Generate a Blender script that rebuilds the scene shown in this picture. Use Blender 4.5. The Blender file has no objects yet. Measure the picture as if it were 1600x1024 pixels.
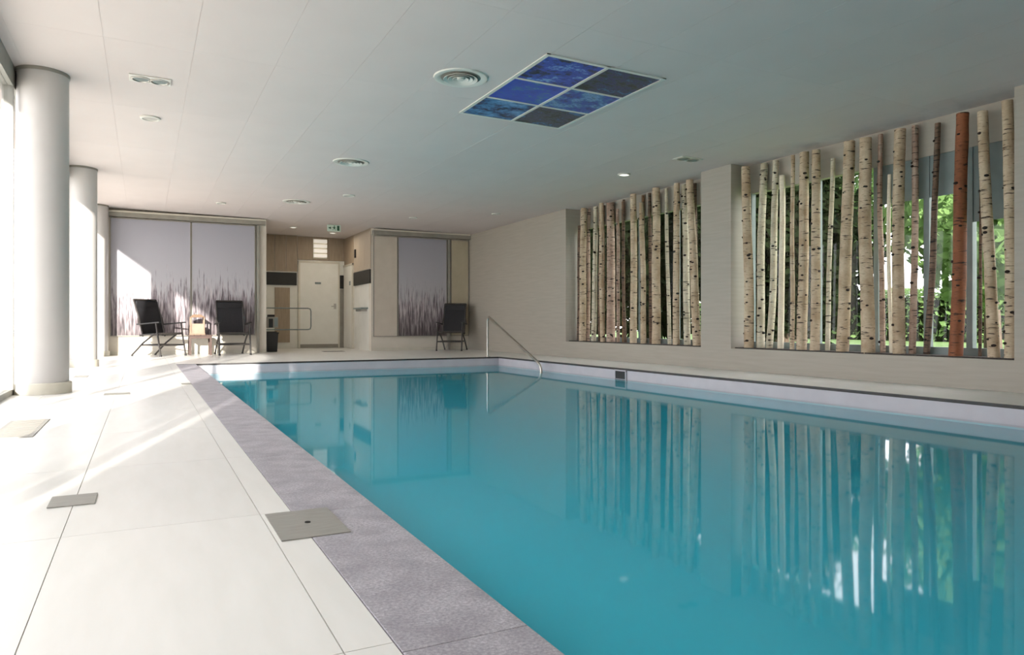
import bpy, bmesh, math, random
from mathutils import Vector, Matrix
random.seed(7)
S = bpy.context.scene
C = S.collection
PI = math.pi

# ------------------------------------------------------------------ camera, sky, sun, exposure
cam = bpy.data.cameras.new('camera')
cam.sensor_width = 36.0
cam.lens = 36.0 * 1125 / 1600
cam.shift_y = -6.5 / 1600
cam.clip_end = 300
camo = bpy.data.objects.new('camera', cam)
C.objects.link(camo)
camo.location = (0, 0, 0.62)
camo.rotation_euler = (PI / 2, 0, -math.atan(575 / 1125))
S.camera = camo

world = bpy.data.worlds.new('sky')
S.world = world
world.use_nodes = True
wb = world.node_tree.nodes['Background']
wb.inputs[0].default_value = (0.985, 0.975, 1.0, 1)
wb.inputs[1].default_value = 4.2

SUN_EL = math.radians(13)
sl = bpy.data.lights.new('sun', 'SUN')
sl.energy = 15.0
sl.angle = math.radians(1.0)
sl.color = (1.0, 0.94, 0.86)
so = bpy.data.objects.new('sun', sl)
C.objects.link(so)
sd = Vector((0.287 * math.cos(SUN_EL), 0.958 * math.cos(SUN_EL), -math.sin(SUN_EL)))
so.rotation_euler = sd.to_track_quat('-Z', 'Y').to_euler()
so.location = (-6, -12, 8)

vs = S.view_settings
vs.view_transform = 'Standard'
vs.look = 'None'
vs.exposure = 0.2
vs.gamma = 1.0
vs.use_curve_mapping = False


# ------------------------------------------------------------------ materials
def hexc(r, g, b):
    f = lambda c: (c / 255 / 12.92) if c / 255 <= 0.04045 else ((c / 255 + 0.055) / 1.055) ** 2.4
    return (f(r), f(g), f(b), 1)


class NT:
    def __init__(s, name):
        s.m = bpy.data.materials.new(name)
        s.m.use_nodes = True
        s.t = s.m.node_tree
        s.t.nodes.clear()
        s.out = s.n('ShaderNodeOutputMaterial')

    def n(s, typ, **kw):
        nd = s.t.nodes.new(typ)
        for k, v in kw.items():
            setattr(nd, k, v)
        return nd

    def l(s, a, b):
        s.t.links.new(a, b)

    def math(s, op, a, b=None):
        nd = s.n('ShaderNodeMath', operation=op)
        for i, v in enumerate((a, b)):
            if v is None:
                continue
            if isinstance(v, (int, float)):
                nd.inputs[i].default_value = v
            else:
                s.l(v, nd.inputs[i])
        return nd.outputs[0]

    def mix(s, fac, a, b, blend='MIX'):
        nd = s.n('ShaderNodeMix', data_type='RGBA', blend_type=blend)
        for sock, v in ((nd.inputs[0], fac), (nd.inputs[6], a), (nd.inputs[7], b)):
            if isinstance(v, (int, float)):
                sock.default_value = v
            elif isinstance(v, tuple):
                sock.default_value = v
            else:
                s.l(v, sock)
        return nd.outputs[2]

    def coords(s, kind='Object', scale=(1, 1, 1), loc=(0, 0, 0)):
        tc = s.n('ShaderNodeTexCoord')
        mp = s.n('ShaderNodeMapping')
        mp.inputs['Scale'].default_value = scale
        mp.inputs['Location'].default_value = loc
        s.l(tc.outputs[kind], mp.inputs[0])
        return mp.outputs[0]

    def noise(s, vec, scale=5, detail=3, rough=0.5, w=None):
        nd = s.n('ShaderNodeTexNoise')
        if w is not None:
            nd.noise_dimensions = '4D'
            if isinstance(w, (int, float)):
                nd.inputs['W'].default_value = w
            else:
                s.l(w, nd.inputs['W'])
        nd.inputs['Scale'].default_value = scale
        nd.inputs['Detail'].default_value = detail
        nd.inputs['Roughness'].default_value = rough
        s.l(vec, nd.inputs['Vector'])
        return nd.outputs[0]

    def ramp(s, fac, stops, interp='LINEAR'):
        nd = s.n('ShaderNodeValToRGB')
        cr = nd.color_ramp
        cr.interpolation = interp
        while len(cr.elements) < len(stops):
            cr.elements.new(0.5)
        for e, (p, c) in zip(cr.elements, stops):
            e.position = p
            e.color = c
        s.l(fac, nd.inputs[0])
        return nd.outputs[0]

    def rnd(s):
        return s.n('ShaderNodeObjectInfo').outputs['Random']

    def bsdf(s, col, rough=0.5, metal=0.0, bump=None, bstr=0.2, bdist=0.01, emit=None, estr=0.0, spec=0.5):
        p = s.n('ShaderNodeBsdfPrincipled')
        if isinstance(col, tuple):
            p.inputs['Base Color'].default_value = col
        else:
            s.l(col, p.inputs['Base Color'])
        if isinstance(rough, (int, float)):
            p.inputs['Roughness'].default_value = rough
        else:
            s.l(rough, p.inputs['Roughness'])
        p.inputs['Metallic'].default_value = metal
        p.inputs['Specular IOR Level'].default_value = spec
        if bump is not None:
            b = s.n('ShaderNodeBump')
            b.inputs['Strength'].default_value = bstr
            b.inputs['Distance'].default_value = bdist
            s.l(bump, b.inputs['Height'])
            s.l(b.outputs[0], p.inputs['Normal'])
        if emit is not None:
            if isinstance(emit, tuple):
                p.inputs['Emission Color'].default_value = emit
            else:
                s.l(emit, p.inputs['Emission Color'])
            p.inputs['Emission Strength'].default_value = estr
        s.l(p.outputs[0], s.out.inputs[0])
        return s.m


def simple(name, c1, c2=None, scale=8, rough=0.5, metal=0.0, stretch=(1, 1, 1), bstr=0.0, per_object=0.0, spec=0.5):
    t = NT(name)
    v = t.coords('Object', stretch)
    n = t.noise(v, scale, 4)
    c2 = c2 or tuple(x * 0.9 for x in c1[:3]) + (1,)
    col = t.mix(t.ramp(n, [(0.3, (0, 0, 0, 1)), (0.7, (1, 1, 1, 1))]), c1, c2)
    if per_object:
        k = t.math('ADD', t.math('MULTIPLY', t.rnd(), per_object), 1 - per_object)
        g = t.n('ShaderNodeCombineColor')
        for i in range(3):
            t.l(k, g.inputs[i])
        col = t.mix(1.0, col, g.outputs[0], 'MULTIPLY')
    return t.bsdf(col, rough, metal, n if bstr else None, bstr, spec=spec)


M = {}
M['tile'] = simple('pale_floor_tile', hexc(229, 228, 223), hexc(223, 222, 216), 3, 0.30, stretch=(5, 1, 1), per_object=0.04)
M['grout'] = simple('floor_grout', hexc(190, 187, 178), None, 20, 0.8)
M['ceiling'] = simple('ceiling_board', hexc(215, 206, 203), hexc(212, 203, 200), 2, 0.85, per_object=0.02, spec=0.2)
M['ceiling_gap'] = simple('ceiling_joint', hexc(217, 208, 205), None, 9, 0.9)
M['wall'] = simple('right_wall_stone', hexc(172, 166, 154), hexc(165, 159, 147), 2, 0.6, stretch=(1, 1, 14), bstr=0.04)
M['wall_back'] = simple('back_wall_plaster', hexc(214, 207, 194), hexc(206, 199, 186), 3, 0.7)
M['white'] = simple('white_lacquer', hexc(222, 221, 214), hexc(215, 214, 206), 4, 0.4)
M['column'] = simple('column_paint', hexc(194, 191, 188), hexc(189, 186, 183), 3, 0.42)
M['plinth'] = simple('column_plinth', hexc(206, 201, 186), None, 5, 0.5)
M['dark_strip'] = simple('dark_edge_strip', hexc(58, 54, 52), hexc(44, 42, 42), 12, 0.5)
M['poolwall'] = simple('pool_rim_tile', hexc(194, 189, 194), hexc(186, 181, 187), 5, 0.35)
M['liner'] = simple('pool_liner', hexc(150, 226, 234), hexc(136, 218, 228), 2, 0.6)
M['steel'] = simple('brushed_steel', hexc(190, 188, 182), hexc(168, 166, 160), 30, 0.35, 1.0, stretch=(1, 12, 1))
M['plate'] = simple('brushed_floor_plate', hexc(160, 158, 150), hexc(142, 140, 133), 12, 0.5, 0.25, stretch=(1, 14, 1))
M['rail_steel'] = simple('handrail_steel', hexc(190, 186, 176), hexc(170, 166, 158), 10, 0.28, 1.0)
M['black'] = simple('black_plastic', hexc(26, 25, 25), hexc(18, 18, 18), 10, 0.45)
M['band'] = simple('black_glass_band', hexc(34, 32, 30), hexc(24, 23, 22), 6, 0.55)
M['fabric'] = simple('dark_sling_fabric', hexc(34, 33, 37), hexc(22, 22, 25), 60, 0.75, bstr=0.1)
M['chair_metal'] = simple('dark_chair_frame', hexc(62, 58, 54), hexc(46, 42, 40), 14, 0.45)
M['brown_wood'] = simple('brown_table_wood', hexc(74, 48, 36), hexc(54, 35, 27), 8, 0.5, stretch=(1, 8, 8))
M['beige'] = simple('beige_wood', hexc(140, 116, 96), hexc(124, 102, 82), 8, 0.6, stretch=(6, 6, 1))
M['oak'] = simple('oak_wall_panel', hexc(158, 142, 122), hexc(144, 128, 108), 5, 0.55, stretch=(9, 9, 0.8), per_object=0.12)
M['greyframe'] = simple('grey_window_frame', hexc(128, 140, 138), hexc(116, 128, 127), 6, 0.5)
M['mullion'] = simple('pale_mullion', hexc(150, 150, 144), hexc(140, 140, 134), 6, 0.45)
M['railtrack'] = simple('grey_sliding_track', hexc(150, 146, 136), hexc(138, 134, 125), 6, 0.5)
M['panel_beige'] = simple('beige_sliding_panel', hexc(200, 190, 176), hexc(192, 182, 168), 4, 0.6)
M['panel_olive'] = simple('olive_beige_panel', hexc(184, 174, 150), hexc(176, 166, 142), 4, 0.6)
M['panel_side'] = simple('beige_recess_panel', hexc(172, 160, 144), hexc(164, 152, 136), 4, 0.6, stretch=(6, 6, 1))
M['lantern_panel'] = simple('lantern_cloth', hexc(150, 132, 116), hexc(140, 122, 106), 10, 0.8)
M['sign_face'] = simple('pale_sign_face', hexc(206, 222, 208), hexc(196, 214, 200), 5, 0.4)
M['sign_green'] = simple('sign_green', hexc(40, 92, 66), hexc(32, 80, 56), 5, 0.4)
M['terrace'] = simple('pale_terrace', hexc(214, 210, 200), hexc(198, 194, 184), 2, 0.8)
M['lawn'] = simple('lawn_grass', hexc(96, 128, 58), hexc(72, 104, 44), 6, 0.9)
M['soil'] = simple('dark_pebbles', hexc(70, 64, 58), hexc(44, 40, 36), 40, 0.8)
M['bark_dark'] = simple('garden_tree_bark', hexc(84, 70, 56), hexc(56, 46, 38), 12, 0.9, stretch=(3, 3, 0.5))
M['scar'] = simple('dark_branch_scar', hexc(44, 34, 28), hexc(30, 24, 20), 20, 0.9)


def granite():
    t = NT('grey_granite_coping')
    v = t.coords('Object')
    a = t.noise(v, 130, 6, 0.75)
    b = t.noise(v, 7, 4, 0.6)
    col = t.ramp(a, [(0.30, hexc(128, 126, 130)), (0.48, hexc(164, 161, 167)), (0.70, hexc(206, 203, 208))])
    col = t.mix(t.ramp(b, [(0.38, (0, 0, 0, 1)), (0.66, (0.55, 0.55, 0.55, 1))]), col, hexc(126, 121, 128))
    return t.bsdf(col, 0.5, bump=a, bstr=0.15, bdist=0.003)


def fresnel(t, ior, normal=None):
    # thin sheet: the same reflectance from either side
    g = t.n('ShaderNodeNewGeometry')
    fr = t.n('ShaderNodeFresnel')
    t.l(t.math('ADD', t.math('MULTIPLY', g.outputs['Backfacing'], 1 / ior - ior), ior), fr.inputs['IOR'])
    if normal is not None:
        t.l(normal, fr.inputs['Normal'])
    return fr.outputs[0]


def glass():
    t = NT('window_glass')
    tr = t.n('ShaderNodeBsdfTransparent')
    nz = t.noise(t.coords('Object'), 0.7, 1)
    tr_col = t.mix(nz, (0.975, 0.975, 0.975, 1), (0.985, 0.985, 0.985, 1))
    t.l(tr_col, tr.inputs[0])
    gl = t.n('ShaderNodeBsdfGlossy')
    gl.inputs['Roughness'].default_value = 0.0
    mx = t.n('ShaderNodeMixShader')
    t.l(fresnel(t, 1.25), mx.inputs[0])
    t.l(tr.outputs[0], mx.inputs[1])
    t.l(gl.outputs[0], mx.inputs[2])
    t.l(mx.outputs[0], t.out.inputs[0])
    return t.m


def water():
    t = NT('pool_water_surface')
    n1 = t.noise(t.coords('Object'), 3.0, 2)
    tr = t.n('ShaderNodeBsdfTransparent')
    tr.inputs[0].default_value = (0.93, 0.985, 1.0, 1)
    gl = t.n('ShaderNodeBsdfGlossy')
    t.l(t.math('ADD', t.math('MULTIPLY', n1, 0.02), 0.030), gl.inputs['Roughness'])
    mx = t.n('ShaderNodeMixShader')
    t.l(fresnel(t, 1.38), mx.inputs[0])
    t.l(tr.outputs[0], mx.inputs[1])
    t.l(gl.outputs[0], mx.inputs[2])
    t.l(mx.outputs[0], t.out.inputs[0])
    return t.m


def water_body():
    t = NT('turbid_turquoise_water')          # milky water: part scattered, part seen through
    n1 = t.noise(t.coords('Object'), 0.5, 2)
    tr = t.n('ShaderNodeBsdfTransparent')
    tr.inputs[0].default_value = (0.20, 0.83, 0.90, 1)
    df = t.n('ShaderNodeBsdfDiffuse')
    t.l(t.mix(n1, (0.065, 0.62, 0.77, 1), (0.06, 0.60, 0.77, 1)), df.inputs[0])
    body = t.n('ShaderNodeMixShader')
    body.inputs[0].default_value = 0.75
    t.l(tr.outputs[0], body.inputs[1])
    t.l(df.outputs[0], body.inputs[2])
    t.l(body.outputs[0], t.out.inputs[0])
    return t.m


def bark(name, light, mid, dash, dark, patch=0.62):
    t = NT(name)
    r = t.rnd()
    off = t.math('MULTIPLY', r, 37.0)
    v1 = t.coords('Object', (5, 5, 38))
    v2 = t.coords('Object', (3, 3, 3))
    d = t.noise(v1, 1.6, 4, 0.6, w=off)
    p = t.noise(v2, 1.2, 4, 0.65, w=off)
    f = t.noise(t.coords('Object', (14, 14, 60)), 2, 3, 0.5, w=off)
    col = t.mix(t.ramp(p, [(0.40, (0, 0, 0, 1)), (0.62, (1, 1, 1, 1))]), light, mid)
    col = t.mix(t.ramp(f, [(0.50, (0, 0, 0, 1)), (0.72, (0.5, 0.5, 0.5, 1))]), col, dash)
    col = t.mix(t.ramp(d, [(patch - 0.02, (0, 0, 0, 1)), (patch + 0.035, (1, 1, 1, 1))]), col, dark)
    return t.bsdf(col, 0.75, bump=d, bstr=0.35, bdist=0.006)


def print_sky(name, seed, stops, sc):
    t = NT(name)
    v = t.coords('Generated', (1, 1.3, 1), (seed * 3.1, seed * 1.7, 0))
    a = t.noise(v, sc, 5, 0.62)
    b = t.noise(v, sc * 4.0, 4, 0.7)
    k = t.math('ADD', t.math('MULTIPLY', a, 0.78), t.math('MULTIPLY', b, 0.22))
    return t.bsdf(t.ramp(k, stops), 0.35)


def mural():
    t = NT('printed_reed_mural')
    tc = t.n('ShaderNodeTexCoord')
    sx = t.n('ShaderNodeSeparateXYZ')
    t.l(tc.outputs['Generated'], sx.inputs[0])
    z = sx.outputs[2]
    off = t.math('MULTIPLY', t.rnd(), 51.0)
    tall = t.noise(t.coords('Generated', (13, 1, 1.4)), 3.2, 3, 0.6, w=off)
    fine = t.noise(t.coords('Generated', (40, 1, 3.2)), 2.4, 3, 0.6, w=off)
    tone = t.noise(t.coords('Generated', (22, 1, 3.0)), 2.0, 3, 0.6, w=t.math('ADD', off, 5.0))
    edge = t.math('SUBTRACT', t.math('ADD', t.math('MULTIPLY', tall, 0.75), t.math('MULTIPLY', fine, 0.75)), 0.30)
    mask = t.math('SUBTRACT', edge, z)
    mk = t.ramp(mask, [(0.0, (0, 0, 0, 1)), (0.12, (1, 1, 1, 1))])
    sky = t.ramp(z, [(0.3, hexc(180, 178, 182)), (1.0, hexc(160, 160, 170))])
    reeds = t.ramp(tone, [(0.36, hexc(74, 66, 70)), (0.48, hexc(132, 122, 128)), (0.62, hexc(200, 192, 194))])
    low = t.ramp(z, [(0.0, hexc(132, 122, 118)), (0.3, hexc(255, 255, 255))])
    reeds = t.mix(0.75, reeds, low, 'MULTIPLY')
    return t.bsdf(t.mix(mk, sky, reeds), 0.28)


def leaves(name, c1, c2):
    t = NT(name)
    v = t.coords('Object')
    n = t.noise(v, 3.5, 4, 0.6)
    col = t.mix(n, c1, c2)
    d = t.n('ShaderNodeBsdfDiffuse')
    tl = t.n('ShaderNodeBsdfTranslucent')
    t.l(col, d.inputs[0])
    t.l(col, tl.inputs[0])
    mx = t.n('ShaderNodeMixShader')
    mx.inputs[0].default_value = 0.4
    t.l(d.outputs[0], mx.inputs[1])
    t.l(tl.outputs[0], mx.inputs[2])
    t.l(mx.outputs[0], t.out.inputs[0])
    return t.m


def emitter(name, col, strength):
    t = NT(name)
    n = t.noise(t.coords('Object'), 20, 2)
    c = t.mix(n, col, tuple(x * 0.95 for x in col[:3]) + (1,))
    return t.bsdf((0.8, 0.8, 0.8, 1), 0.5, emit=c, estr=strength)


M['granite'] = granite()
M['glass'] = glass()
M['water'] = water()
M['water_body'] = water_body()
M['bark0'] = bark('birch_bark_cream', hexc(206, 188, 162), hexc(174, 152, 124), hexc(150, 128, 104), hexc(64, 50, 40), 0.605)
M['bark1'] = bark('birch_bark_white', hexc(214, 206, 184), hexc(184, 174, 150), hexc(150, 142, 122), hexc(62, 55, 46), 0.60)
M['bark2'] = bark('birch_bark_pinkish', hexc(188, 164, 146), hexc(156, 130, 114), hexc(118, 94, 80), hexc(58, 45, 38), 0.59)
M['bark3'] = bark('peeled_pale_wood', hexc(236, 226, 204), hexc(222, 208, 184), hexc(180, 166, 142), hexc(110, 96, 80), 0.72)
M['bark4'] = bark('dark_brown_bark', hexc(122, 98, 80), hexc(92, 72, 58), hexc(70, 54, 44), hexc(34, 27, 22), 0.56)
M['bark5'] = bark('orange_brown_bark', hexc(150, 92, 60), hexc(126, 76, 50), hexc(104, 62, 42), hexc(46, 31, 24), 0.60)
M['bark6'] = bark('warm_brown_bark', hexc(138, 106, 72), hexc(112, 82, 54), hexc(84, 60, 40), hexc(38, 28, 20), 0.57)
M['mural'] = mural()
M['lamp_on'] = emitter('lit_lamp_glass', (1.0, 0.95, 0.85, 1), 1.2)
M['lamp_warm'] = emitter('warm_lamp_slat', (1.0, 0.90, 0.74, 1), 0.35)
M['lamp_off'] = simple('frosted_lamp_glass', hexc(186, 184, 176), hexc(170, 168, 160), 12, 0.3)
M['leaf_green'] = leaves('sunlit_green_leaves', hexc(126, 152, 96), hexc(84, 118, 66))
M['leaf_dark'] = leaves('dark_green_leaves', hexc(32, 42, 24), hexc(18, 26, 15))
DK, NV, BL, CY = hexc(18, 30, 30), hexc(28, 40, 92), hexc(38, 74, 176), hexc(120, 168, 214)
TE = hexc(46, 110, 160)
SKYS = [[(0.36, DK), (0.43, NV), (0.49, BL), (0.55, BL), (0.62, CY)],
        [(0.42, DK), (0.47, hexc(40, 72, 84)), (0.51, hexc(44, 48, 116)), (0.55, hexc(34, 40, 60)), (0.60, TE)],
        [(0.30, NV), (0.40, BL), (0.52, hexc(40, 80, 190)), (0.60, TE), (0.72, CY)],
        [(0.38, NV), (0.46, BL), (0.52, TE), (0.58, CY), (0.66, hexc(44, 84, 110))],
        [(0.36, DK), (0.43, NV), (0.49, TE), (0.56, hexc(70, 136, 186)), (0.66, CY)],
        [(0.43, DK), (0.47, hexc(50, 78, 86)), (0.51, hexc(66, 62, 104)), (0.55, DK), (0.60, TE)]]


# ------------------------------------------------------------------ mesh helpers
def box(bm, x0, x1, y0, y1, z0, z1):
    vs_ = [bm.verts.new(p) for p in ((x0, y0, z0), (x1, y0, z0), (x1, y1, z0), (x0, y1, z0),
                                     (x0, y0, z1), (x1, y0, z1), (x1, y1, z1), (x0, y1, z1))]
    for f in ((0, 3, 2, 1), (4, 5, 6, 7), (0, 1, 5, 4), (1, 2, 6, 5), (2, 3, 7, 6), (3, 0, 4, 7)):
        bm.faces.new([vs_[i] for i in f])
    return vs_


def tube(bm, pts, rad, seg=10, caps=True):
    pts = [Vector(p) for p in pts]
    rads = rad if isinstance(rad, (list, tuple)) else [rad] * len(pts)
    rings = []
    up = None
    for i, p in enumerate(pts):
        a = pts[max(i - 1, 0)]
        b = pts[min(i + 1, len(pts) - 1)]
        d = (b - a).normalized()
        if up is None:
            up = Vector((0, 0, 1)) if abs(d.z) < 0.9 else Vector((1, 0, 0))
        x = d.cross(up).normalized()
        y = x.cross(d).normalized()
        up = y
        rings.append([bm.verts.new(p + (x * math.cos(t) + y * math.sin(t)) * rads[i])
                      for t in (2 * PI * k / seg for k in range(seg))])
    for r0, r1 in zip(rings, rings[1:]):
        for k in range(seg):
            bm.faces.new((r0[k], r0[(k + 1) % seg], r1[(k + 1) % seg], r1[k]))
    if caps:
        bm.faces.new(list(reversed(rings[0])))
        bm.faces.new(rings[-1])


def bar(bm, a, b, w, t):
    """rectangular bar from a to b; w across X-ish, t across the other way"""
    a, b = Vector(a), Vector(b)
    d = (b - a).normalized()
    ref = Vector((1, 0, 0)) if abs(d.x) < 0.9 else Vector((0, 1, 0))
    x = (ref - d * ref.dot(d)).normalized()
    y = d.cross(x)
    vs_ = []
    for p in (a, b):
        for sx, sy in ((-1, -1), (1, -1), (1, 1), (-1, 1)):
            vs_.append(bm.verts.new(p + x * sx * w / 2 + y * sy * t / 2))
    for f in ((0, 3, 2, 1), (4, 5, 6, 7), (0, 1, 5, 4), (1, 2, 6, 5), (2, 3, 7, 6), (3, 0, 4, 7)):
        bm.faces.new([vs_[i] for i in f])


def lathe(bm, prof, seg=32, c=(0, 0), cap_lo=True, cap_hi=True):
    rings = [[bm.verts.new((c[0] + r * math.cos(2 * PI * k / seg), c[1] + r * math.sin(2 * PI * k / seg), z))
              for k in range(seg)] for r, z in prof]
    for r0, r1 in zip(rings, rings[1:]):
        for k in range(seg):
            bm.faces.new((r0[k], r0[(k + 1) % seg], r1[(k + 1) % seg], r1[k]))
    if cap_lo:
        bm.faces.new(list(reversed(rings[0])))
    if cap_hi:
        bm.faces.new(rings[-1])


def mesh_of(name, bm, m, smooth=False, bevel=0.0):
    if bevel:
        bmesh.ops.bevel(bm, geom=bm.edges[:] , offset=bevel, segments=2, affect='EDGES', profile=0.7)
    bmesh.ops.recalc_face_normals(bm, faces=bm.faces[:])
    me = bpy.data.meshes.new(name)
    bm.to_mesh(me)
    bm.free()
    me.materials.append(M[m] if isinstance(m, str) else m)
    if smooth:
        for p in me.polygons:
            p.use_smooth = True
        try:
            me.set_sharp_from_angle(angle=math.radians(40))
        except Exception:
            pass
    return me


def link(name, me, parent=None, loc=(0, 0, 0), rot=(0, 0, 0)):
    o = bpy.data.objects.new(name, me)
    C.objects.link(o)
    o.location = loc
    o.rotation_euler = rot
    if parent is not None:
        o.parent = parent
    return o


def obj(name, bm, m, parent=None, smooth=False, bevel=0.0, loc=(0, 0, 0), rot=(0, 0, 0)):
    return link(name, mesh_of(name, bm, m, smooth, bevel), parent, loc, rot)


def boxes(name, bs, m, parent=None, bevel=0.0, loc=(0, 0, 0)):
    bm = bmesh.new()
    for b in bs:
        box(bm, *b)
    return obj(name, bm, m, parent, bevel=bevel, loc=loc)


def tag(o, label, cat, group=None, kind=None):
    o['label'] = label
    o['category'] = cat
    if group:
        o['group'] = group
    if kind:
        o['kind'] = kind
    return o


def struct(o, label, cat):
    return tag(o, label, cat, kind='structure')


def thing(name, label, cat, loc=(0, 0, 0), rz=0.0, group=None):
    o = bpy.data.objects.new(name, None)
    C.objects.link(o)
    o.empty_display_size = 0.1
    o.location = loc
    o.rotation_euler = (0, 0, rz)
    return tag(o, label, cat, group)


def copy_tree(o, parent=None):
    c = o.copy()
    C.objects.link(c)
    if parent is not None:
        c.parent = parent
    for ch in list(o.children):
        copy_tree(ch, c)
    return c


# ------------------------------------------------------------------ dimensions
GX = -1.03                 # glazing plane
WX = 6.95                  # right wall face
YF, YB = 15.9, 18.3        # far wall, back of the recess
YN = -3.2                  # wall behind the camera
RX0, RX1 = 2.30, 4.56      # recess
PX0, PX1, PY0, PY1 = 0.70, 5.82, -2.0, 11.93   # pool opening
COX = 0.432
WZ = -0.145                # water level
NZ = 0.286                 # niche sill
N1, N2 = (7.78, 11.41), (3.70, 7.20)


def cz(x):
    return 2.85 - 0.0138 * (x + 1)


TILT = math.atan(0.0138)

# ------------------------------------------------------------------ floor
fl = struct(boxes('floor', [(GX - .1, COX, YN, YF, -0.2, -0.004), (COX, WX + .1, PY1 + .2, YF, -0.2, -0.004),
                            (RX0, RX1, YF, YB, -0.2, -0.004), (PX1 + .2, WX + .1, YN, PY1 + .2, -0.2, -0.004),
                            (COX, PX1 + .2, YN, PY0 - .2, -0.2, -0.004)], 'grout'),
            'pale tiled pool deck around the water', 'floor')
tile_cache = {}


def lay(x0, x1, y0, y1, g=0.0013):
    w, d = round(x1 - x0, 4), round(y1 - y0, 4)
    if w < 0.02 or d < 0.02:
        return
    if (w, d) not in tile_cache:
        bm = bmesh.new()
        v = box(bm, -w / 2 + g, w / 2 - g, -d / 2 + g, d / 2 - g, -0.004, 0)
        tile_cache[(w, d)] = mesh_of('floor_tile', bm, 'tile')
    link('floor_tile', tile_cache[(w, d)], fl, ((x0 + x1) / 2, (y0 + y1) / 2, 0))


def lay_grid(x0, x1, y0, y1, xa, ya, sx, sy):
    xs = sorted({x0, x1} | {xa + k * sx for k in range(-40, 60) if x0 + .02 < xa + k * sx < x1 - .02})
    ys = sorted({y0, y1} | {ya + k * sy for k in range(-40, 60) if y0 + .02 < ya + k * sy < y1 - .02})
    for a, b in zip(xs, xs[1:]):
        for c, d in zip(ys, ys[1:]):
            lay(a, b, c, d)


lay_grid(GX, COX, YN, YF, -0.215, 0.25, 0.55, 1.1)
lay_grid(COX, WX, PY1 + .03, YF, 0.335, 0.25, 0.55, 1.1)
lay_grid(RX0, RX1, YF, YB, 0.335, 0.25, 0.55, 1.1)
lay_grid(PX1 + .03, WX, YN, PY1 + .03, 0.335, 0.25, 0.55, 1.1)
lay_grid(COX, PX1 + .03, YN, PY0, 0.335, 0.25, 0.55, 1.1)

# granite coping: one slab after another along the near side of the pool
cop = struct(boxes('pool_coping', [(COX + .004, PX0 - .02, PY0, PY1, -0.16, -0.035)], 'grout'),
             'long grey granite coping along the left edge of the pool', 'coping')
y = PY0
bm = bmesh.new()
box(bm, COX + .002, PX0, -0.5492, 0.5492, -0.034, 0.001)
cme = mesh_of('coping_slab', bm, 'granite', bevel=0.002)
n = 0
while y < PY1 - 0.05:
    L = min(1.1, PY1 - y)
    o = link('coping_slab', cme, cop, (0, y + L / 2, 0))
    o.scale.y = L / 1.1
    y += L

struct(boxes('trim_1', [(PX1 - .004, PX1 + .03, PY0, PY1 + .03, -0.022, 0.003)], 'dark_strip'),
       'thin dark edge strip along the right side of the pool under the trunks', 'trim')
struct(boxes('trim_2', [(COX, PX1, PY1 - .004, PY1 + .03, -0.022, 0.003)], 'dark_strip'),
       'thin dark edge strip along the far end of the pool', 'trim')

# pool basin and rim
B = -1.45
basin = struct(boxes('pool_basin', [(PX0 - .3, PX1 + .3, PY0 - .3, PY1 + .3, B - .1, B),
                                    (PX0 - .26, PX0 - .02, PY0, PY1, B, -0.165), (PX1, PX1 + .2, PY0, PY1, B, -0.16),
                                    (PX0 - .26, PX1 + .2, PY1, PY1 + .2, B, -0.16), (PX0 - .26, PX1 + .2, PY0 - .2, PY0, B, -0.16)],
                     'liner'), 'turquoise lined basin of the long indoor swimming pool', 'pool')
boxes('pool_rim', [(PX1, PX1 + .2, PY0, PY1, -0.16, -0.004)], 'poolwall', basin)
boxes('pool_rim', [(PX0 - .26, PX1 + .2, PY1, PY1 + .2, -0.16, -0.004)], 'poolwall', basin)
for k in range(4):
    boxes('pool_step', [(PX1 - 1.2, PX1, PY1 - 2.0 + .32 * k, PY1 - 2.0 + .32 * (k + 1) if k < 3 else PY1, B, B + .28 * (k + 1))],
          'liner', basin)
bm = bmesh.new()
bmesh.ops.create_grid(bm, x_segments=12, y_segments=24, size=1)
for v in bm.verts:
    v.co = Vector((PX0 - .02 + (v.co.x + 1) / 2 * (PX1 - PX0 + .02), PY0 + (v.co.y + 1) / 2 * (PY1 - PY0), WZ))
wat = obj('pool_water', bm, 'water', smooth=True)
if wat.data.polygons[0].normal.z < 0:
    wat.data.flip_normals()
bm = bmesh.new()
box(bm, PX0 - .02, PX1, PY0, PY1, WZ - .12, WZ - .03)
bmesh.ops.delete(bm, geom=[f for f in bm.faces if f.calc_center_median().z < WZ - .04], context='FACES')
obj('water_body', bm, 'water_body', wat)
tag(wat, 'clear turquoise water filling the pool, mirroring the birch trunks', 'water', kind='structure')

# ------------------------------------------------------------------ ceiling
bm = bmesh.new()
vv = box(bm, GX - .45, WX + .6, YN - .3, YB + .4, 0, 0.25)
for v in bm.verts:
    v.co.z += cz(v.co.x) + 0.002
cl = struct(obj('ceiling', bm, 'ceiling_gap'), 'pale panelled suspended ceiling over the pool hall', 'ceiling')
pw, pl = 0.64, 1.92
bm = bmesh.new()
box(bm, -pw / 2 + .0015, pw / 2 - .0015, -pl / 2 + .0008, pl / 2 - .0008, 0, 0.012)
pme = mesh_of('ceiling_panel', bm, 'ceiling')
SKX0, SKX1, SKY0, SKY1 = 2.92, 4.06, 5.06, 6.82
pj = -2
while True:
    x0 = -0.28 + pj * pw
    pj += 1
    x1 = x0 + pw
    if x1 < GX:
        continue
    if x0 > WX:
        break
    a, b = max(x0, GX), min(x1, WX)
    yy = YN
    while yy < YB:
        e = min(yy + pl, YB)
        xm = (a + b) / 2
        o = link('ceiling_panel', pme, cl, (xm, (yy + e) / 2, cz(xm) - .0005), (0, TILT, 0))
        o.scale = ((b - a) / pw, (e - yy) / pl, 1)
        yy = e

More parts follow.
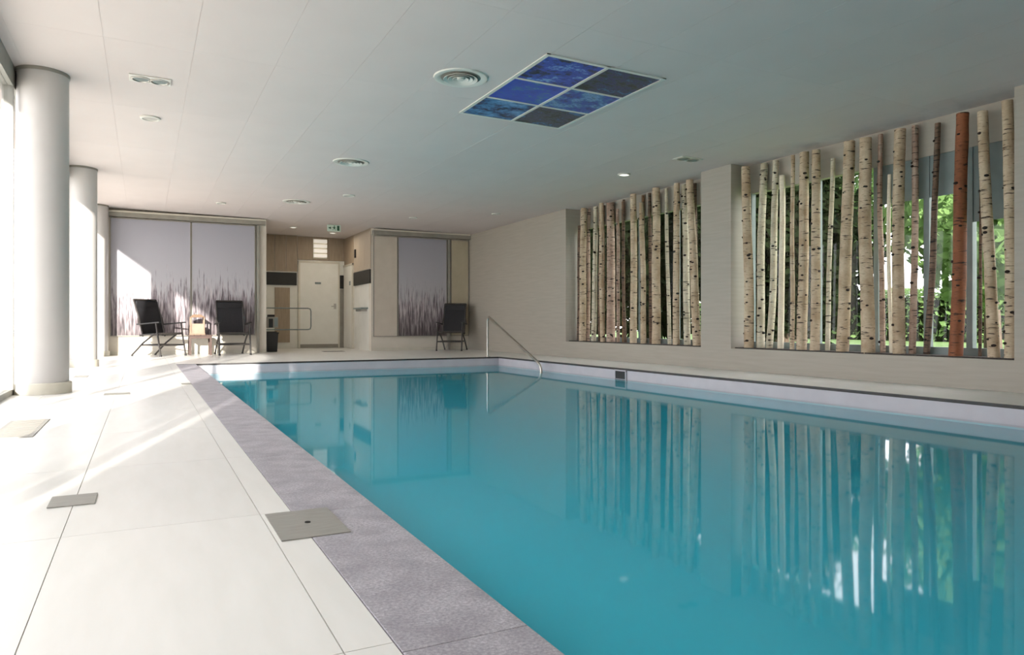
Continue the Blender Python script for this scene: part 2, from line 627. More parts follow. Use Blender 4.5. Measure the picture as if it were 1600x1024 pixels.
# ------------------------------------------------------------------ walls
H = 3.0
wl = struct(boxes('wall_right', [(WX, WX + .40, YN, YF + .2, -0.2, NZ), (WX, WX + .40, YN, N2[0], NZ, 2.76),
                                 (WX, WX + .40, N2[1], N1[0], NZ, 2.76), (WX, WX + .40, N1[1], YF + .2, NZ, 2.76)], 'wall'),
            'pale stone wall on the right with two deep niches', 'wall')
struct(boxes('wall_back', [(GX, RX0, YF, YF + .18, -0.1, 2.86), (RX1, WX + .4, YF, YF + .18, -0.1, 2.84)], 'wall_back'),
       'far wall carrying the printed reed panels', 'wall')
struct(boxes('wall_near', [(GX - .2, WX + .4, YN - .2, YN, -0.1, 2.88)], 'wall_back'), 'plain wall behind the viewpoint', 'wall')
struct(boxes('wall_left', [(GX - .2, GX, YN, -0.10, -0.1, 2.86)], 'wall_back'), 'plain wall left of the glazing', 'wall')
struct(boxes('wall_recess_left', [(RX0 - .16, RX0, YF + .18, YB + .2, -0.1, 2.82)], 'wall_back'), 'left side wall of the doorway recess', 'wall')
wrr = struct(boxes('wall_recess_right', [(RX1, RX1 + .16, YF + .18, YB + .2, -0.1, 2.80)], 'white'),
             'right side wall of the doorway recess', 'wall')
wrb = struct(boxes('wall_recess_back', [(RX0, RX1, YB, YB + .2, -0.1, 2.82)], 'white'), 'rear wall of the doorway recess', 'wall')
struct(boxes('baseboard_back', [(GX + .4, RX0, YF - .012, YF, 0, .07), (RX1, WX, YF - .012, YF, 0, .07)], 'plinth'),
       'low pale skirting along the far wall', 'baseboard')
# oak cladding above the dark band
for k in range(4):
    w = (3.38 - RX0) / 4
    boxes('wall_panel', [(RX0 + k * w + .003, RX0 + (k + 1) * w - .003, YB - .02, YB, 1.90, 2.79)], 'oak', wrb)
for k in range(3):
    w = (RX1 - 3.38) / 3
    boxes('wall_panel', [(3.38 + k * w + .003, 3.38 + (k + 1) * w - .003, YB - .02, YB, 2.20, 2.78)], 'oak', wrb)
for k in range(3):
    w = (17.36 - YF) / 3
    boxes('wall_panel', [(RX1 - .016, RX1, YF + k * w + .003, YF + (k + 1) * w - .003, 1.86, 2.77)], 'panel_side', wrr)
boxes('wall_panel', [(RX1 - .016, RX1, 17.37, YB - .02, 2.10, 2.77)], 'oak', wrr)
boxes('wall_panel', [(2.84, 3.2, YB - .02, YB, 0.15, 1.50)], 'oak', wrb)
struct(boxes('trim_3', [(RX0 + .1, 3.36, YB - .035, YB, 1.56, 1.87)], 'band'), 'black band on the rear recess wall left of the door', 'trim')
struct(boxes('trim_4', [(RX1 - .03, RX1, YF + .01, 17.33, 1.53, 1.845)], 'band'), 'black band on the right recess wall near its corner', 'trim')
struct(boxes('trim_5', [(4.42, RX1 - .02, YB - .035, YB, 1.50, 1.84)], 'band'), 'short black band between the two recess doors', 'trim')
struct(boxes('trim_6', [(4.42, RX1 - .02, YB - .02, YB, 0.0, 1.49)], 'railtrack'), 'grey strip beside the white rear door', 'trim')

# doors
d1 = struct(boxes('door_1', [(3.44, 4.38, YB - .05, YB - .005, 0.01, 2.12)], 'white'), 'white door in the rear wall of the recess', 'door')
boxes('door_frame', [(3.39, 3.44, YB - .06, YB, 0, 2.17), (4.38, 4.42, YB - .06, YB, 0, 2.17), (3.39, 4.42, YB - .06, YB, 2.12, 2.17)], 'plinth', d1)
bm = bmesh.new()
tube(bm, [(4.30, YB - .05, 1.05), (4.30, YB - .10, 1.05), (4.20, YB - .10, 1.05)], 0.012, 8)
box(bm, 4.27, 4.33, YB - .056, YB - .05, 0.98, 1.12)
obj('door_handle', bm, 'steel', d1, smooth=True)
boxes('door_sign', [(3.80, 3.95, YB - .056, YB - .05, 1.60, 1.65)], 'greyframe', d1)
boxes('kick_plate', [(3.44, 4.38, YB - .053, YB - .05, 0.01, 0.10)], 'railtrack', d1)
d2 = struct(boxes('door_2', [(RX1 - .04, RX1 - .005, 17.42, YB - .06, 0.01, 2.04)], 'white'), 'white door in the right side wall of the recess', 'door')
boxes('door_frame', [(RX1 - .05, RX1, 17.36, 17.42, 0, 2.09), (RX1 - .05, RX1, 17.36, YB - .03, 2.04, 2.09)], 'plinth', d2)
boxes('door_sign', [(RX1 - .046, RX1 - .04, 17.56, 17.68, 1.56, 1.66)], 'greyframe', d2)

# ------------------------------------------------------------------ glazing on the left
GH = 2.72
win = struct(boxes('window_1', [(GX - .06, GX + .02, -0.10, YF, 0.0, 0.05)], 'mullion'), 'floor to ceiling glazing along the left side', 'window')
boxes('head_rail', [(GX - .08, GX + .03, -0.10, YF, GH - .06, 2.86)], 'mullion', win)
mys = [-0.08, 0.85, 3.05, 5.25, 7.47, 9.65, 11.85, 14.05, 15.87]
bm = bmesh.new()
box(bm, -0.05, 0.03, -0.025, 0.025, 0.05, GH - .06)
mme = mesh_of('mullion', bm, 'mullion')
for yy in mys:
    link('mullion', mme, win, (GX, yy, 0))
for a, b in zip(mys, mys[1:]):
    boxes('pane', [(GX - .012, GX - .004, a + .02, b - .02, 0.05, GH - .06)], 'glass', win)

# ------------------------------------------------------------------ niche windows
def niche_window(name, y0, y1, bars, blind, label):
    fx = WX + .315
    w = struct(boxes(name, [(fx, fx + .07, y0, y1, NZ, NZ + .09), (fx, fx + .07, y0, y0 + .06, NZ, 2.4), (fx, fx + .07, y1 - .06, y1, NZ, 2.4)],
                     'greyframe'), label, 'window')
    boxes('lintel', [(WX + .31, WX + .40, y0, y1, 2.36, 2.76)], 'wall', w)
    boxes('sill_pebbles', [(WX + .06, fx, y0 + .01, y1 - .01, NZ, NZ + .015)], 'soil', w)
    bm = bmesh.new()
    box(bm, fx, fx + .07, -0.03, 0.03, NZ + .09, 2.36)
    me = mesh_of('window_bar', bm, 'greyframe')
    ys = [y0 + .06] + bars + [y1 - .06]
    for b in bars:
        link('window_bar', me, w, (0, b, 0))
    for i, (a, b) in enumerate(zip(ys, ys[1:])):
        boxes('pane', [(fx + .03, fx + .036, a, b, NZ + .09, 2.36)], 'glass', w)
        if blind[i]:
            boxes('blind', [(fx + .012, fx + .02, a + .03, b - .03, blind[i], 2.36)], 'greyframe', w)
    return w


niche_window('window_2', N1[0], N1[1], [8.70, 9.60, 10.50], [0, 0, 0, 0], 'window behind the dense row of trunks in the far niche')
niche_window('window_3', N2[0], N2[1], [4.28, 4.72, 5.30, 6.10], [1.62, 1.93, 1.93, 0, 0], 'window with a green garden view behind the trunks of the near niche')

# ------------------------------------------------------------------ columns
COLS = [(7.60, 'round white column nearest the viewer at the glazing'), (12.0, 'second round white column along the glazing'),
        (15.62, 'round white column against the far wall'), (3.2, 'round white column just out of view on the left')]
for yy, lab in COLS:
    t = thing('round_column', lab, 'column', (-0.80, yy, 0), group='round columns along the glazing')
    bm = bmesh.new()
    lathe(bm, [(0.20, 0.10), (0.20, cz(-.8) + .004)], 48)
    obj('shaft', bm, 'column', t, smooth=True)
    bm = bmesh.new()
    lathe(bm, [(0.222, 0.001), (0.222, 0.092), (0.214, 0.10), (0.19, 0.10)], 48)
    obj('plinth', bm, 'plinth', t, smooth=True)
    bm = bmesh.new()
    z = cz(-.8)
    lathe(bm, [(0.202, z - .03), (0.208, z - .03), (0.208, z), (0.202, z)], 48)
    obj('collar', bm, 'railtrack', t, smooth=True)

# ------------------------------------------------------------------ far wall panels
def printed(name, x0, x1, z0, z1, label, m, yoff=0.05, group=None):
    t = thing(name, label, 'panel', ((x0 + x1) / 2, YF - yoff, z0), group=group)
    w = (x1 - x0) / 2
    hh = z1 - z0
    bm = bmesh.new()
    box(bm, -w + .012, w - .012, -0.012, 0.012, 0.012, hh - .012)
    obj('print_sheet' if m == 'mural' else 'sheet', bm, m, t)
    bm = bmesh.new()
    for b in ((-w, -w + .014, -.016, .016, 0, hh), (w - .014, w, -.016, .016, 0, hh), (-w, w, -.016, .016, 0, .014), (-w, w, -.016, .016, hh - .014, hh)):
        box(bm, *b)
    obj('frame', bm, 'railtrack', t)
    return t


printed('printed_panel', -0.58, 0.84, 0.37, 2.66, 'grey reed print panel behind the left recliner', 'mural', group='printed sliding panels')
printed('printed_panel', 0.85, 2.07, 0.37, 2.66, 'grey reed print panel behind the recliner beside the doorway recess', 'mural', group='printed sliding panels')
printed('printed_panel', 5.17, 6.37, 0.32, 2.60, 'narrow reed print panel right of the doorway recess', 'mural', group='printed sliding panels')
printed('beige_wall_panel', 4.60, 5.16, 0.32, 2.60, 'plain beige sliding panel right of the doorway recess', 'panel_beige')
printed('olive_wall_panel', 6.47, 6.93, 0.32, 2.60, 'plain olive beige panel in the far right corner behind the chair', 'panel_olive')


def track(x0, x1, z0, z1, label):
    t = thing('sliding_track', label, 'track', ((x0 + x1) / 2, YF, z0), group='tracks above the sliding panels')
    w = (x1 - x0) / 2
    boxes('rail', [(-w, w, -.14, -.02, 0.0, z1 - z0 - .03)], 'railtrack', t, bevel=.003)
    boxes('cover', [(-w - .01, w + .01, -.16, -0.001, z1 - z0 - .03, z1 - z0)], 'plinth', t)
    for s in (-1, 1):
        boxes('end_cap', [(s * w - .008, s * w + .008, -.145, -.015, -.004, z1 - z0 - .028)], 'mullion', t)


track(-0.60, 2.26, 2.68, 2.79, 'long grey sliding track above the two left print panels')
track(4.58, 6.93, 2.62, 2.74, 'grey sliding track above the right print panel')
tag(boxes('upright_post', [(2.10, 2.15, YF - .08, YF - .001, 0.0, 2.67)], 'railtrack', bevel=.004), 'slim grey upright post at the left edge of the recess', 'post')
tag(boxes('upright_post', [(6.39, 6.45, YF - .08, YF - .001, 0.0, 2.60)], 'railtrack', bevel=.004), 'slim grey upright post right of the narrow print panel', 'post')

# ------------------------------------------------------------------ ceiling sky picture (2 x 3 panels)
sk = thing('ceiling_picture', 'six panel blue sky picture set into the ceiling', 'picture', ((SKX0 + SKX1) / 2, (SKY0 + SKY1) / 2, cz((SKX0 + SKX1) / 2) - .004))
sk.rotation_euler = (0, TILT, 0)
SW, SL = (SKX1 - SKX0), (SKY1 - SKY0)
bm = bmesh.new()
fw = 0.034
for x in (-SW / 2 - fw, -fw / 2, SW / 2):
    box(bm, x, x + fw, -SL / 2 - fw, SL / 2 + fw, -0.008, 0.002)
for k in range(4):
    yy = -SL / 2 - fw + k * (SL + fw) / 3
    box(bm, -SW / 2 - fw, SW / 2 + fw, yy, yy + fw, -0.0075, 0.002)
obj('frame', bm, 'white', sk)
for j in range(3):
    for i in range(2):
        px0 = -SW / 2 + i * (SW / 2 + fw / 2)
        px1 = px0 + SW / 2 - fw / 2
        py0 = -SL / 2 + j * (SL + fw) / 3
        py1 = py0 + (SL + fw) / 3 - fw
        bm = bmesh.new()
        box(bm, px0, px1, py0, py1, -0.004, 0.0)
        k = j * 2 + i
        obj('picture_panel', bm, print_sky('sky_print_%d' % k, k + 1, SKYS[k], 2.6), sk)

# ------------------------------------------------------------------ ceiling diffusers and downlights
def diffuser(x, yy, label):
    t = thing('ceiling_diffuser', label, 'vent', (x, yy, cz(x) - .002), group='round ceiling air diffusers')
    t.rotation_euler = (0, TILT, 0)
    bm = bmesh.new()
    lathe(bm, [(0.17, 0), (0.20, -0.012), (0.235, -0.010), (0.242, 0.0)], 40, cap_lo=False, cap_hi=False)
    obj('outer_ring', bm, 'white', t, smooth=True)
    bm = bmesh.new()
    lathe(bm, [(0.005, -0.004), (0.185, -0.003)], 40, cap_lo=True, cap_hi=False)
    obj('throat', bm, 'railtrack', t)
    for r in (0.145, 0.105, 0.065):
        bm = bmesh.new()
        lathe(bm, [(r - .022, -0.004), (r + .004, -0.020), (r + .008, -0.018), (r - .016, -0.003)], 36, cap_lo=False, cap_hi=False)
        obj('cone_ring', bm, 'white', t, smooth=True)
    bm = bmesh.new()
    lathe(bm, [(0.001, -0.024), (0.03, -0.022), (0.034, -0.004)], 24, cap_hi=False)
    obj('hub', bm, 'white', t, smooth=True)


diffuser(2.50, 5.89, 'large round ceiling diffuser beside the blue sky picture')
diffuser(2.49, 9.65, 'middle round ceiling diffuser beyond the blue sky picture')
diffuser(2.43, 13.23, 'farthest round ceiling diffuser near the exit sign')


def downlight(x, yy, label, lit=False, twin=False, r=0.085, power=0.0):
    t = thing('downlight', label, 'downlight', (x, yy, cz(x) - .002), group='ceiling downlights')
    t.rotation_euler = (0, TILT, 0)
    offs = (-.075, .075) if twin else (0,)
    if twin:
        boxes('housing', [(-.17, .17, -.095, .095, -0.010, 0)], 'white', t, bevel=.003)
    for ox in offs:
        bm = bmesh.new()
        lathe(bm, [(r * .72, -0.006), (r * .80, -0.018), (r, -0.014), (r * 1.02, 0)], 28, c=(ox, 0), cap_lo=False, cap_hi=False)
        obj('trim_ring', bm, 'steel' if twin else 'white', t, smooth=True)
        bm = bmesh.new()
        lathe(bm, [(0.001, -0.0125), (r * .74, -0.0115)], 24, c=(ox, 0), cap_hi=False)
        obj('lens', bm, 'lamp_on' if lit else ('greyframe' if twin else 'lamp_off'), t)
    if power:
        L = bpy.data.lights.new('downlight_beam', 'AREA')
        L.shape = 'DISK'
        L.size = r * 1.4
        L.energy = power
        L.color = (1.0, 0.88, 0.72)
        lo = bpy.data.objects.new('downlight_beam', L)
        C.objects.link(lo)
        lo.parent = t
        lo.location = (0, 0, -0.03)
    return t


downlight(0.05, 7.31, 'twin spot downlight above the left deck', twin=True)
downlight(0.06, 8.67, 'plain round downlight just beyond the twin spot over the left deck', r=.10)
downlight(1.25, 14.10, 'small downlight in front of the left print panels')
downlight(3.09, 12.12, 'small downlight over the far end of the pool', r=.10)
downlight(4.86, 13.92, 'small downlight in front of the narrow print panel')
downlight(6.26, 7.25, 'twin spot downlight above the wall between the niches', twin=True)
downlight(6.10, 8.42, 'bright lit downlight above the far niche', lit=True, r=.09)
downlight(6.09, 12.60, 'small downlight near the far right corner')
downlight(3.0, 16.7, 'lit downlight inside the recess left of the door', lit=True, power=7)
downlight(4.0, 17.2, 'lit downlight inside the recess in front of the white door', lit=True, power=7)

# exit sign
t = thing('exit_sign', 'green and white exit sign hanging from the ceiling before the recess', 'sign', (3.70, 15.80, 2.63))
boxes('sign_box', [(-.145, .145, -.02, .02, 0, .145)], 'sign_face', t, bevel=.004)
for sx in (-.092, .092):
    boxes('hanger', [(sx - .007, sx + .007, -.006, .006, .145, .158)], 'steel', t)
bm = bmesh.new()   # running figure
box(bm, -.012, .018, -.024, -.02, .055, .10)
lathe(bm, [(0.001, 0), (0.013, .006), (0.013, .016), (0.001, .022)], 10, c=(.004, -.022))
for v in bm.verts:
    if abs(v.co.z) < .03 and v.co.y > -.04:
        v.co.z += .105 if v.co.z < .03 else 0
bar(bm, (-.005, -.022, .058), (-.035, -.022, .025), .004, .014)
bar(bm, (.010, -.022, .058), (.030, -.022, .020), .004, .014)
bar(bm, (-.005, -.022, .095), (-.040, -.022, .080), .004, .010)
bar(bm, (.010, -.022, .095), (.040, -.022, .075), .004, .010)
obj('running_figure', bm, 'sign_green', t)
bm = bmesh.new()
box(bm, .065, .115, -.024, -.02, .02, .125)
obj('door_symbol', bm, 'sign_green', t)
bm = bmesh.new()
box(bm, -.12, -.085, -.024, -.02, .06, .085)
vs_ = [bm.verts.new(p) for p in ((-.09, -.024, .04), (-.09, -.024, .105), (-.062, -.024, .0725), (-.09, -.02, .04), (-.09, -.02, .105), (-.062, -.02, .0725))]
bm.faces.new(vs_[:3]); bm.faces.new(vs_[3:][::-1])
obj('arrow_symbol', bm, 'sign_green', t)

# louvred wall light above the door
t = thing('wall_light', 'warm louvred wall light above the white rear door', 'light', (3.93, YB - .02, 2.24))
boxes('back_plate', [(-.17, .17, -.02, 0, 0, .50)], 'plinth', t)
for k in range(4):
    boxes('slat', [(-.165, .165, -.075, -.02, .03 + k * .12, .03 + k * .12 + .085)], 'lamp_warm', t, bevel=.006)

# recess fittings
t = thing('grab_rail', 'thin dark looped grab rail on the left wall of the recess', 'rail', (RX0, 17.1, 0))
bm = bmesh.new()
tube(bm, [(0, 0, .97), (1.10, 0, .97), (1.155, 0, .955), (1.17, 0, .90), (1.17, 0, .55), (1.155, 0, .49), (1.10, 0, .475), (0, 0, .475)], .014, 8)
obj('tube', bm, 'greyframe', t, smooth=True)
for z in (.97, .475):
    bm = bmesh.new()
    tube(bm, [(0.001, 0, z), (.012, 0, z)], .035, 16)
    obj('flange', bm, 'steel', t, smooth=True)

t = thing('waste_bin', 'black waste bin standing at the left edge of the recess', 'bin', (2.475, 16.35, 0))
bm = bmesh.new()
v = box(bm, -.125, .125, -.11, .11, 0.001, .40)
for q in v[:4]:
    q.co.x *= .84
    q.co.y *= .84
obj('body', bm, 'black', t, bevel=.008)
boxes('rim', [(-.135, .135, -.12, .12, .392, .425)], 'black', t, bevel=.006)
boxes('swing_lid', [(-.10, .10, -.085, .085, .42, .445)], 'band', t, bevel=.006)

t = thing('wall_dispenser', 'grey and black dispenser on the wall above the black bin', 'dispenser', (RX0, 16.35, .50))
boxes('housing', [(0.001, .30, -.10, .10, 0.02, .26)], 'railtrack', t, bevel=.012)
boxes('front_window', [(.10, .19, -.106, -.098, .03, .22)], 'black', t)
boxes('side_window', [(.215, .285, -.106, -.098, .05, .24)], 'greyframe', t)
boxes('top_cap', [(.09, .23, -.07, .07, .26, .31)], 'black', t, bevel=.008)

t = thing('wall_shelf', 'small grey shelf on the right wall of the recess', 'shelf', (RX1, 16.5, .95))
boxes('board', [(-.16, -.001, -.36, .36, 0, .035)], 'greyframe', t, bevel=.004)
for s in (-.25, .25):
    boxes('bracket', [(-.13, -.001, s - .01, s + .01, -.05, 0)], 'steel', t)
tag(boxes('wall_lamp', [(RX1 - .05, RX1 - .017, 17.12, 17.20, 2.20, 2.40)], 'band', bevel=.01), 'small dark wall lamp high on the right recess wall', 'lamp')

# ------------------------------------------------------------------ floor plates and grilles
def plate(x0, x1, y0, y1, label, dot=False, grille=False, m='plate'):
    t = thing('floor_plate', label, 'plate', ((x0 + x1) / 2, (y0 + y1) / 2, 0.001), group='metal plates set in the deck')
    w, d = (x1 - x0) / 2, (y1 - y0) / 2
    boxes('cover', [(-w, w, -d, d, 0, .003)], m, t)
    if grille:
        k = int(2 * d / .05)
        for i in range(k):
            yy = -d + (i + .5) * 2 * d / k
            boxes('slot', [(-w * .8, w * .8, yy - .008, yy + .008, .003, .004)], 'railtrack', t)
    if dot:
        bm = bmesh.new()
        lathe(bm, [(.009, .003), (.009, .005)], 16, c=(w * .05, 0))
        obj('lifting_hole', bm, 'black', t)


plate(0.347, 0.545, 2.115, 2.43, 'square steel cover plate set across the granite coping with a dark hole', dot=True)
plate(-0.29, -0.15, 2.85, 3.02, 'small steel floor plate in the sunlit deck nearest the viewer')
plate(-0.75, -0.54, 4.68, 5.50, 'long steel floor grille at the left edge of the deck', grille=True)
plate(-0.31, -0.11, 7.06, 7.28, 'steel floor plate in front of the nearest column')
plate(-0.72, -0.58, 9.50, 9.92, 'narrow steel floor plate between the two columns')
plate(0.34, 0.43, 7.95, 8.16, 'tiny steel floor plate touching the granite coping')
plate(3.50, 3.95, 15.82, 16.12, 'dark floor grille in front of the recess doorway', m='dark_strip')

# skimmer opening
t = thing('pool_skimmer', 'black square skimmer opening in the right pool rim', 'skimmer', (PX1, 8.10, WZ + .005))
boxes('opening', [(-.012, -.002, -.115, .115, .0, .105)], 'black', t)
boxes('frame', [(-.02, -.002, -.135, -.115, -.0, .115), (-.02, -.002, .115, .135, -.0, .115), (-.02, -.002, -.135, .135, .105, .122)], 'poolwall', t)

# pool handrail at the far right corner
t = thing('pool_handrail', 'slanted steel handrail at the far right corner of the pool', 'handrail', (5.62, 11.98, 0))
bm = bmesh.new()
pts = [(0, 0, 0.0), (0, 0, .66)]
pts += [(0, -.02, .715), (0, -.06, .735), (0, -.11, .715)]
pts += [(0, -1.90, -.005), (0, -1.97, -.05), (0, -2.0, -.11), (0, -2.0, -.75)]
tube(bm, pts, .021, 12)
obj('tube', bm, 'rail_steel', t, smooth=True)
bm = bmesh.new()
lathe(bm, [(.05, 0.001), (.05, .010), (.022, .016)], 20)
obj('flange', bm, 'rail_steel', t, smooth=True)

# ------------------------------------------------------------------ recliner chairs
def make_chair(label, x, yy, rz):
    t = thing('recliner_chair', label, 'chair', (x, yy, 0), rz, 'dark recliner chairs')
    by0, bz0, by1, bz1 = .14, .40, .36, 1.06
    bm = bmesh.new()    # sling back, gently curved
    rows = []
    for i in range(9):
        k = i / 8
        yv = by0 + (by1 - by0) * k - .03 * math.sin(k * PI)
        zv = bz0 + (bz1 - bz0) * k
        rows.append([(sx, yv + (.015 if sx == 0 else 0), zv) for sx in (-.235, 0, .235)])
    for dy in (0, .012):
        pass
    fr = [[bm.verts.new(p) for p in r] for r in rows]
    bk = [[bm.verts.new((p[0], p[1] + .014, p[2])) for p in r] for r in rows]
    for i in range(8):
        for j in range(2):
            bm.faces.new((fr[i][j], fr[i][j + 1], fr[i + 1][j + 1], fr[i + 1][j]))
            bm.faces.new((bk[i][j], bk[i + 1][j], bk[i + 1][j + 1], bk[i][j + 1]))
        bm.faces.new((fr[i][0], fr[i + 1][0], bk[i + 1][0], bk[i][0]))
        bm.faces.new((fr[i][2], bk[i][2], bk[i + 1][2], fr[i + 1][2]))
    for r in (0, 8):
        for j in range(2):
            bm.faces.new((fr[r][j], fr[r][j + 1], bk[r][j + 1], bk[r][j]))
    obj('backrest', bm, 'fabric', t, smooth=True)
    bm = bmesh.new()
    for s in (-1, 1):
        tube(bm, [(s * .25, by0 - .02, bz0 - .03), (s * .25, by0 + .085, .73), (s * .25, by1 + .005, bz1 + .01)], .016, 8)
    tube(bm, [(-.25, by1 + .005, bz1 + .01), (.25, by1 + .005, bz1 + .01)], .018, 8)
    obj('back_frame', bm, 'chair_metal', t, smooth=True)
    boxes('headrest', [(-.235, .235, .30, .345, .93, 1.04)], 'fabric', t, bevel=.012)
    bm = bmesh.new()
    v = box(bm, -.235, .235, -.33, .16, .395, .415)
    for q in v:
        if q.co.y < 0:
            q.co.z += .03
    obj('seat', bm, 'fabric', t, bevel=.006)
    bm = bmesh.new()
    for s in (-1, 1):
        tube(bm, [(s * .25, -.34, .43), (s * .25, .20, .395)], .016, 8)
    tube(bm, [(-.25, -.34, .43), (.25, -.34, .43)], .016, 8)
    obj('seat_frame', bm, 'chair_metal', t, smooth=True)
    for s in (-1, 1):
        bm = bmesh.new()
        bar(bm, (s * .29, -.36, .64), (s * .29, .22, .60), .045, .022)
        obj('armrest', bm, 'black', t, bevel=.005)
        bm = bmesh.new()
        tube(bm, [(s * .285, -.26, .62), (s * .285, -.30, .40), (s * .285, -.38, .012)], .016, 8)
        lg = obj('leg', bm, 'chair_metal', t, smooth=True)
        bm = bmesh.new()
        lathe(bm, [(.021, .001), (.021, .022), (.016, .028)], 10, c=(s * .285, -.378))
        obj('foot_cap', bm, 'black', lg, smooth=True)
        bm = bmesh.new()
        tube(bm, [(s * .262, -.20, .43), (s * .262, .10, .25), (s * .262, .40, .012)], .016, 8)
        lg = obj('leg', bm, 'chair_metal', t, smooth=True)
        bm = bmesh.new()
        lathe(bm, [(.021, .001), (.021, .022), (.016, .028)], 10, c=(s * .262, .39))
        obj('foot_cap', bm, 'black', lg, smooth=True)
        bm = bmesh.new()
        tube(bm, [(s * .275, -.335, .21), (s * .275, .15, .21)], .012, 8)
        obj('stretcher', bm, 'chair_metal', t, smooth=True)
        bm = bmesh.new()
        tube(bm, [(s * .285, .20, .60), (s * .262, .22, .74)], .011, 8)
        obj('recline_strut', bm, 'chair_metal', t, smooth=True)
    for yv, zv in ((-.335, .21), (.15, .21)):
        bm = bmesh.new()
        tube(bm, [(-.275, yv, zv), (.275, yv, zv)], .016, 8)
        obj('crossbar', bm, 'chair_metal', t, smooth=True)
    return t


make_chair('dark recliner turned sideways left of the small brown table', 0.25, 15.28, math.radians(40))
make_chair('dark recliner facing the pool right of the small brown table', 1.56, 15.28, math.radians(3))
make_chair('lone dark recliner in the far right corner', 6.28, 15.28, math.radians(-34))

t = thing('side_table', 'small brown wooden side table between the two left recliners', 'table', (0.98, 15.42, 0))
for k in range(4):
    boxes('top_slat', [(-.215 + k * .109, -.215 + k * .109 + .103, -.20, .20, .375, .395)], 'brown_wood', t, bevel=.003)
boxes('apron', [(-.20, .20, -.19, -.17, .325, .375), (-.20, .20, .17, .19, .325, .375), (-.20, -.18, -.17, .17, .325, .375), (.18, .20, -.17, .17, .325, .375)], 'brown_wood', t)
for sx in (-1, 1):
    for sy in (-1, 1):
        boxes('leg', [(sx * .185 - .02, sx * .185 + .02, sy * .175 - .02, sy * .175 + .02, 0.0, .326)], 'brown_wood', t)

t = thing('lantern', 'pale beige box lantern standing on the small brown table', 'lantern', (0.93, 15.42, .395))
boxes('base', [(-.14, .14, -.12, .12, 0.0, .03)], 'beige', t, bevel=.004)
for sx in (-1, 1):
    for sy in (-1, 1):
        boxes('corner_post', [(sx * .12 - .012, sx * .12 + .012, sy * .10 - .012, sy * .10 + .012, .03, .34)], 'beige', t)
boxes('pale_panel', [(-.108, .108, -.092, -.086, .03, .22), (-.108, .108, .086, .092, .03, .22), (-.112, -.106, -.088, .088, .03, .22), (.106, .112, -.088, .088, .03, .22)], 'lantern_panel', t)
bm = bmesh.new()
v = box(bm, -.145, .145, -.125, .125, .34, .40)
for q in v[4:]:
    q.co.x *= .45
    q.co.y *= .45
obj('roof', bm, 'beige', t)
bm = bmesh.new()
tube(bm, [(-.03, 0, .398), (-.025, 0, .425), (0, 0, .435), (.025, 0, .425), (.03, 0, .398)], .005, 6)
obj('ring_handle', bm, 'steel', t, smooth=True)

# ------------------------------------------------------------------ birch trunks in the two niches
TR1 = [(7.18, 11.33, 11.30, 2.43, 0.036, 4), (7.08, 11.05, 10.993, 2.70, 0.061, 0), (7.18, 11.007, 10.979, 2.70, 0.031, 2), (7.18, 10.833, 10.765, 2.70, 0.045, 1),
       (7.08, 10.391, 10.437, 2.71, 0.044, 0), (7.165, 10.273, 10.292, 2.70, 0.073, 2), (7.18, 10.085, 10.104, 2.57, 0.029, 2), (7.18, 9.879, 9.921, 2.70, 0.025, 4),
       (7.08, 9.52, 9.52, 2.72, 0.055, 0), (7.08, 9.257, 9.307, 2.55, 0.043, 0), (7.18, 9.19, 9.23, 2.70, 0.03, 4), (7.08, 8.937, 8.937, 2.72, 0.065, 0),
       (7.18, 8.738, 8.814, 2.70, 0.029, 1), (7.08, 8.46, 8.446, 2.71, 0.05, 0), (7.18, 8.33, 8.40, 2.69, 0.049, 1), (7.08, 8.005, 8.164, 2.71, 0.059, 0)]
TR2 = [(7.08, 7.008, 7.069, 2.69, 0.061, 0), (7.18, 6.906, 6.843, 2.70, 0.05, 1), (7.18, 6.761, 6.651, 2.70, 0.042, 1), (7.18, 6.572, 6.545, 2.49, 0.038, 3),
       (7.08, 6.302, 6.288, 2.68, 0.026, 0), (7.08, 6.159, 6.116, 2.68, 0.058, 0), (7.08, 5.97, 5.949, 2.67, 0.053, 0), (7.18, 5.87, 5.791, 2.55, 0.028, 1),
       (7.08, 5.587, 5.493, 2.67, 0.065, 0), (7.08, 5.255, 5.29, 2.66, 0.068, 0), (7.18, 5.154, 5.182, 2.69, 0.028, 2), (7.18, 5.05, 5.075, 2.23, 0.022, 3),
       (7.08, 4.894, 4.884, 2.66, 0.059, 0), (7.18, 4.817, 4.786, 2.69, 0.034, 2), (7.20, 4.677, 4.556, 2.66, 0.031, 4), (7.08, 4.306, 4.236, 2.66, 0.06, 5),
       (7.215, 4.15, 4.14, 2.39, 0.015, 4), (7.08, 3.944, 4.048, 2.63, 0.049, 0), (7.08, 3.80, 3.83, 2.67, 0.05, 0)]
ORD = ['first', 'second', 'third', 'fourth', 'fifth', 'sixth', 'seventh', 'eighth', 'ninth', 'tenth', 'eleventh', 'twelfth', 'thirteenth',
       'fourteenth', 'fifteenth', 'sixteenth', 'seventeenth', 'eighteenth', 'nineteenth']
ORD += ['twentieth', 'twenty-first', 'twenty-second', 'twenty-third', 'twenty-fourth', 'twenty-fifth', 'twenty-sixth', 'twenty-seventh']
TR1 += [(7.215, 11.16, 11.15, 2.66, .026, 4), (7.215, 10.60, 10.58, 2.70, .030, 6), (7.215, 10.70, 10.68, 2.60, .022, 4), (7.215, 9.98, 9.99, 2.68, .026, 6),
        (7.215, 9.70, 9.72, 2.66, .026, 4), (7.215, 9.40, 9.44, 2.70, .028, 6), (7.215, 9.06, 9.05, 2.66, .028, 4), (7.215, 8.60, 8.62, 2.62, .026, 6), (7.215, 8.18, 8.20, 2.68, .028, 4)]
for L_ in (TR1, TR2):
    L_.sort(key=lambda q: -q[1] / q[0])
